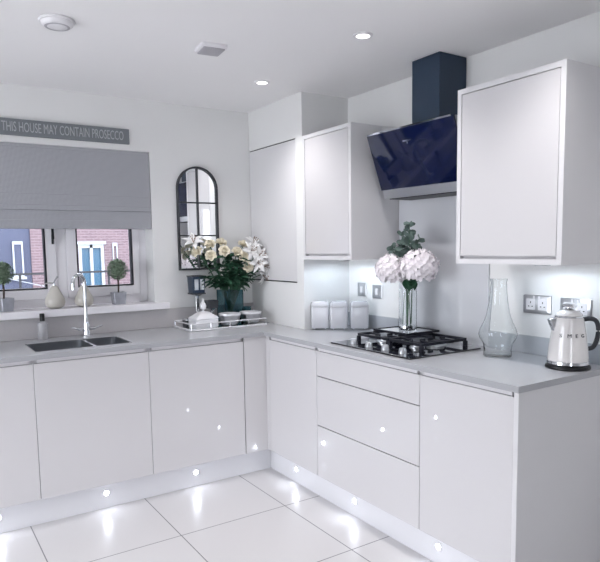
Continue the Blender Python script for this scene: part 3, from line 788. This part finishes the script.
for k_ in range(5): petal(sep, Matrix.Rotation(k_*1.2566, 4, 'Z') @ Matrix.Translation((0, 0, .001)) @ Matrix.Rotation(.5, 4, 'Y'), .022, .009, cup=.3, curl=-.5, nu=3, nv=2, pointed=.95)
sep_me = tomesh('sepals', sep, 'stem')
lb = B()
for k_ in range(6):
    petal(lb, Matrix.Rotation(k_*PI/3, 4, 'Z') @ Matrix.Rotation(-(.95 if k_ % 2 else .8), 4, 'Y'), .074, .034 if k_ % 2 else .026, cup=.3, curl=-1.25, nu=6, nv=3, pointed=.9, base=.3)
lily_me = tomesh('lily_bloom', lb, 'lily')
st = B()
for k_ in range(6):
    a = k_*PI/3+.3; q = Vector((.014*math.cos(a), .014*math.sin(a), .048))
    tube(st, [(0, 0, .004), q*.6, q], .0008, 4)
    bmesh.ops.create_icosphere(st, subdivisions=1, radius=.0032, matrix=Matrix.Translation(q))
stam_me = tomesh('stamens', st, 'stamen')
def aim(v, roll=0.):
    return (Vector(v).to_track_quat('Z', 'Y').to_matrix() @ Matrix.Rotation(roll, 3, 'Z')).to_euler()
rose_spots = [((-.77, -.20, 1.375), (-.5, -.8, .6), 'cream rose at the lower left of the bouquet'), ((-.694, -.24, 1.405), (-.3, -.9, .5), 'cream rose in the middle front of the bouquet'),
    ((-.535, -.20, 1.362), (.0, -.9, .45), 'cream rose beside the lilies, upper of two at centre right'), ((-.510, -.215, 1.300), (-.1, -1, .2), 'cream rose beside the lilies, lower of two at centre right'),
    ((-.76, -.17, 1.445), (-.4, -.6, .9), 'cream rose at the upper left of the bouquet'), ((-.672, -.15, 1.455), (0, -.5, 1), 'cream rose at the top centre of the bouquet'),
    ((-.50, -.13, 1.440), (.2, -.5, 1), 'cream rose at the top right, next to the highest lily'), ((-.60, -.23, 1.395), (.1, -.9, .7), 'cream rose between the front rose and the lilies'),
    ((-.83, -.13, 1.40), (-.8, -.4, .6), 'cream rose at the far left, against the mirror')]
for i, (p, dv, lab) in enumerate(rose_spots): stem_flower('rose', p, i, lab, 'cream roses in the bouquet', rose_me, aim(dv, i*.9), (('sepals', sep_me),))
lily_spots = [((-.470, -.20, 1.405), (-.1, -1, .4), 'white lily at the inner edge of the lilies, next to the roses'), ((-.425, -.22, 1.375), (.2, -1, .3), 'white lily facing forward in the middle of the lilies'),
    ((-.375, -.20, 1.300), (.4, -.9, 0), 'white lily low on the right, above the drooping one'), ((-.385, -.13, 1.400), (.6, -.6, .4), 'white lily at the far right of the bouquet'),
    ((-.385, -.19, 1.245), (.5, -.8, -.5), 'white lily drooping lowest on the right'), ((-.425, -.14, 1.450), (.2, -.6, .8), 'white lily highest on the right'),
    ((-.445, -.235, 1.325), (-.1, -1, .1), 'white lily low in the middle, beside the lower rose'), ((-.86, -.13, 1.465), (-.3, -.7, .8), 'white lily at the upper left, in front of the mirror bars')]
for i, (p, dv, lab) in enumerate(lily_spots): stem_flower('lily', p, i+9, lab, 'white lilies in the bouquet', lily_me, aim(dv, i*.7), (('stamens', stam_me),))
fol = []
rf = random.Random(31)
for i in range(18):
    a = -PI*.98+PI*.96*(i % 9)/8 if i < 9 else rf.uniform(-PI, 0)
    rx = (.20 if i < 9 else .12)*rf.uniform(.7, 1.05)
    tip = Vector((bvx-.02+rx*math.cos(a), bvy-.01+.09*math.sin(a)*rf.uniform(.8, 1.1), (1.24 if i < 9 else 1.36)+rf.uniform(-.03, .05)))
    if tip.x > -.45: tip.x = -.45+rf.uniform(-.02, .03)
    if tip.y > -.08: tip.y = -.08
    foot = foot_for(tip, i+20); nk = neck_for(tip)
    t = thing('foliage_stem', 'dark green leafy stem filling the rose and lily bouquet', 'foliage', foot, group='green stems in the bouquet')
    mid = nk.lerp(tip, .55)+Vector((0, 0, .03))
    obj('stem', tube(B(), [foot, foot.lerp(nk, .5), nk, mid, tip], [.0028, .0028, .0028, .002, .0012], 6), 'stem', t)
    bm = leafspray(B(), rf, nk.lerp(mid, .0), tip, 12, .088, .046, droop=.9, start=.05)
    for v in bm.verts:
        v.co.x = min(v.co.x, -.365); v.co.y = min(v.co.y, -.02)
    obj('leaves', bm, 'leaf', t)
# candle holders and jars on the tray
ch = thing('candle_holder', 'tall mirrored candle holder with a square cup left of the vase', 'candle holder', (-.838, -.105, TT))
bm = rr_loft([(.038, .038, .004, .0005), (.038, .038, .004, .012), (.012, .012, .004, .03), (.012, .012, .004, .19), (.03, .03, .004, .205)])
obj('stand', bm, 'chrome', ch, local=True)
obj('foot_trim', rr_loft([(.046, .046, .003, .2055), (.046, .046, .003, .214)]), 'darkmetal', ch, local=True)
obj('cup', rr_loft([(.042, .042, .004, .2145), (.046, .046, .004, .32), (.041, .041, .004, .32), (.038, .038, .004, .225)]), 'navysteel', ch, local=True)
obj('cup_facet', boxes((-.034, -.006, -.0480, -.0466, .235, .305), (.006, .034, -.0480, -.0466, .235, .305)), 'chrome', ch, local=True, smooth=False)
obj('cup_rim', rr_loft([(.048, .048, .003, .3205), (.050, .050, .003, .328), (.042, .042, .003, .328), (.042, .042, .003, .3205)]), 'darkmetal', ch, local=True)
c2 = thing('candle_holder', 'shorter mirrored candle holder close to the silver jar', 'candle holder', (-.770, -.185, TT))
obj('stand', rr_loft([(.03, .03, .004, .0005), (.03, .03, .004, .01), (.010, .010, .004, .025), (.010, .010, .004, .10), (.024, .024, .004, .112)]), 'chrome', c2, local=True)
obj('cup', rr_loft([(.033, .033, .004, .1125), (.036, .036, .004, .165), (.031, .031, .004, .165), (.029, .029, .004, .12)]), 'darkmetal', c2, local=True)
sj = thing('silver_jar', 'silver jar with a sloping lid and finial at the front left of the tray', 'jar', (-.865, -.262, TT), .1)
obj('body', rr_loft([(.080, .052, .012, .0005), (.083, .055, .012, .006), (.083, .055, .012, .050), (.081, .053, .012, .054)]), 'silverpaint', sj, local=True)
lidj = obj('lid', rr_loft([(.081, .053, .012, .0545), (.085, .057, .012, .058), (.083, .055, .012, .066), (.060, .040, .012, .082), (.034, .026, .008, .100), (.014, .014, .006, .1032)]), 'silverpaint', sj, local=True)
obj('finial', lathe(B(), [(0, .1035), (.007, .1035), (.005, .112), (.018, .122), (.022, .138), (.015, .155), (.007, .168), (.004, .186), (0, .188)], 20), 'silverpaint', lidj, local=True)
bw = thing('silver_bowl', 'low silver bowl in front of the teal vase, left of the pair', 'bowl', (-.680, -.270, TT), group='silver bowls on the tray')
obj('bowl', lathe(B(), [(0, .0005), (.040, .0005), (.052, .008), (.064, .035), (.070, .062), (.072, .066), (.066, .066), (.060, .036), (.046, .014), (0, .012)], 36), 'steel', bw, local=True)
obj('rim', lathe(B(), [(.0665, .0665), (.0735, .0665), (.0745, .072), (.0735, .079), (.0665, .079), (.0665, .0665)], 36, cap=False), 'silverpaint', bw, local=True)
dup(bw, (-.520, -.262, TT), None, 'low silver bowl in front of the lilies, right of the pair')
tl = thing('tealight_glass', 'small dark glass tealight holder to the right of the teal vase', 'tealight holder', (-.478, -.13, TT))
obj('glass', lathe(B(), [(0, .0005), (.026, .0005), (.03, .006), (.031, .1), (.028, .1), (.027, .01), (0, .01)], 28), 'teal', tl, local=True)
obj('candle', lathe(B(), [(0, .0105), (.024, .0105), (.024, .04), (0, .038)], 24), 'darkmetal', tl, local=True)
tl2 = thing('trinket_box', 'small dark mirrored trinket box at the back left of the tray', 'box', (-.935, -.175, TT))
obj('box', rr_loft([(.026, .03, .004, .0005), (.028, .032, .004, .045)]), 'darkmetal', tl2, local=True)
obj('lid', rr_loft([(.029, .033, .004, .0455), (.029, .033, .004, .053), (.022, .026, .004, .058)]), 'chrome', tl2, local=True)

# ------------------------------------------------------------------ ceiling fittings
def spot(x, y, e):
    L_ = bpy.data.lights.new('downlight_beam', 'SPOT'); L_.energy = e; L_.color = (1., .97, .97); L_.spot_size = math.radians(122); L_.spot_blend = 1.; L_.shadow_soft_size = .04
    o = bpy.data.objects.new('downlight_beam', L_); COL.objects.link(o); o.location = (x, y, H-.016)
def downlight(x, y, label):
    t = thing('downlight', label, 'downlight', (x, y, H), group='recessed ceiling downlights')
    obj('bezel', lathe(B(), [(.030, -.0005), (.045, -.0005), (.044, -.005), (.034, -.008), (.030, -.006), (.030, -.0005)], 36, cap=False), 'plastic', t, local=True)
    obj('lens', lathe(B(), [(0, -.0005), (.0295, -.0005), (.0295, -.004), (0, -.005)], 32), 'lampglow', t, local=True)
    return t
DLE = 25
downlight(-.663, -1.648, 'recessed downlight in the ceiling nearer the cooker hood')
downlight(-.671, -.745, 'recessed downlight in the ceiling nearer the corner cupboard')
for x, y in ((-.663, -1.648), (-.671, -.745)): spot(x, y, DLE)
for i, (x, y) in enumerate(((-3.3, -.9), (-3.3, -2.1), (-2.0, -2.35), (-.67, -2.55), (-2.0, -1.9) if False else (-3.3, -3.3))):  # extra downlights added out of view to light the room
    downlight(x, y, 'added ceiling downlight out of view, brightening the room'); spot(x, y, DLE)
sa = thing('smoke_alarm', 'round white smoke alarm on the ceiling at the upper left', 'smoke alarm', (-1.867, -1.141, H))
obj('base', lathe(B(), [(0, -.0005), (.070, -.0005), (.072, -.005), (.070, -.009), (0, -.009)], 40), 'plastic', sa, local=True)
obj('cover', lathe(B(), [(0, -.0095), (.064, -.0095), (.062, -.020), (.054, -.027), (.02, -.030), (0, -.030)], 40), 'plastic', sa, local=True)
obj('grille', lathe(B(), [(.050, -.0278), (.044, -.0290), (.040, -.0292), (.040, -.0284), (.050, -.0272)], 40, cap=False), 'greyplastic', sa, local=True)
ha = thing('extractor_vent', 'square pale grey vent on the ceiling left of the downlights', 'vent', (-1.18, -1.152, H), -.12)
obj('body', rr_loft([(.062, .066, .012, -.0005), (.062, .066, .012, -.014), (.058, .062, .012, -.018)]), 'plastic', ha, local=True)
obj('front_panel', rr_loft([(.052, .056, .008, -.0185), (.052, .056, .008, -.022)]), 'greyplastic', ha, local=True)

# ------------------------------------------------------------------ plinth lights
led_b = [-2.15, -1.605, -1.07]; led_r = [-.85, -1.42, -2.02]
def plinth_light(loc, rz, label):
    t = thing('plinth_light', label, 'light', loc, rz, 'round plinth lights')
    m_ = Matrix.Rotation(PI/2, 4, 'X')
    obj('bezel', lathe(B(), [(.0135, 0.0005), (.021, 0.0005), (.020, .003), (.0135, .003), (.0135, .0005)], 28, mtx=m_, cap=False), 'plastic', t, local=True)
    obj('lens', lathe(B(), [(0, .0005), (.013, .0005), (.013, .0035), (0, .004)], 24, mtx=m_), 'ledglow', t, local=True)
    L_ = bpy.data.lights.new('plinth_beam', 'SPOT'); L_.energy = .28; L_.color = (.86, .92, 1.); L_.spot_size = math.radians(165); L_.spot_blend = .6; L_.shadow_soft_size = .012
    o = bpy.data.objects.new('plinth_beam', L_); COL.objects.link(o)
    d_ = Matrix.Rotation(rz, 3, 'Z') @ Vector((0, -1, 0))
    o.location = Vector(loc)+d_*.008; o.rotation_euler = (d_+Vector((0, 0, -.35))).to_track_quat('-Z', 'Y').to_euler()
for x, lab in zip(led_b, ('round plinth light at the left edge under the sink run', 'round plinth light under the sink cabinet', 'round plinth light under the tray cabinet, nearest the corner on the sink run')):
    plinth_light((x, YP, .085), 0, lab)
for y, lab in zip(led_r, ('round plinth light nearest the corner on the hob run', 'round plinth light under the drawer unit', 'round plinth light at the near end of the hob run')):
    plinth_light((XP, y, .085), -PI/2, lab)

# ------------------------------------------------------------------ daylight
wd_ = bpy.data.worlds.new('World'); S.world = wd_; wd_.use_nodes = True
bg = wd_.node_tree.nodes['Background']; bg.inputs[0].default_value = (.985, .985, 1., 1); bg.inputs[1].default_value = 6.3
def portal(name, loc, rot, sx, sy):
    L_ = bpy.data.lights.new(name, 'AREA'); L_.shape = 'RECTANGLE'; L_.size = sx; L_.size_y = sy; L_.cycles.is_portal = True
    o = bpy.data.objects.new(name, L_); COL.objects.link(o); o.location = loc; o.rotation_euler = rot
portal('window_portal', ((WX0+WX1)/2, .31, 1.32), (-PI/2, 0, 0), WX1-WX0, .5)
portal('rear_portal', ((RX0+RX1)/2, YR-.31, 1.07), (PI/2, 0, 0), RX1-RX0, 2.15)
portal('patio_portal', (XL-.31, (PY0+PY1)/2, 1.07), (0, -PI/2, 0), 2.15, PY1-PY0)

# ------------------------------------------------------------------ camera
P_ = {'f': 605.952, 'yaw': .578147, 'pitch': .100640, 'roll': -.015187, 'c': (-2.466578, -3.859082, 1.427579), 'ppy': 308.493}
cy, sy, cp_, sp_, cr, sr = math.cos(P_['yaw']), math.sin(P_['yaw']), math.cos(P_['pitch']), math.sin(P_['pitch']), math.cos(P_['roll']), math.sin(P_['roll'])
fwd = Vector((sy*cp_, cy*cp_, -sp_)); right = Vector((cy, -sy, 0)); up = right.cross(fwd)
r2 = right*cr+up*sr; u2 = up*cr-right*sr
cd = bpy.data.cameras.new('Camera'); cam = bpy.data.objects.new('Camera', cd); COL.objects.link(cam)
mw = Matrix((r2, u2, -fwd)).transposed().to_4x4(); mw.translation = Vector(P_['c'])
cam.matrix_world = mw
cd.sensor_width = 36; cd.lens = P_['f']*36/600; cd.shift_y = (P_['ppy']-281)/600; cd.clip_start = .05
S.camera = cam
S.view_settings.view_transform = 'Standard'; S.view_settings.look = 'None'; S.view_settings.gamma = 1; S.view_settings.use_curve_mapping = False
S.view_settings.exposure = .36
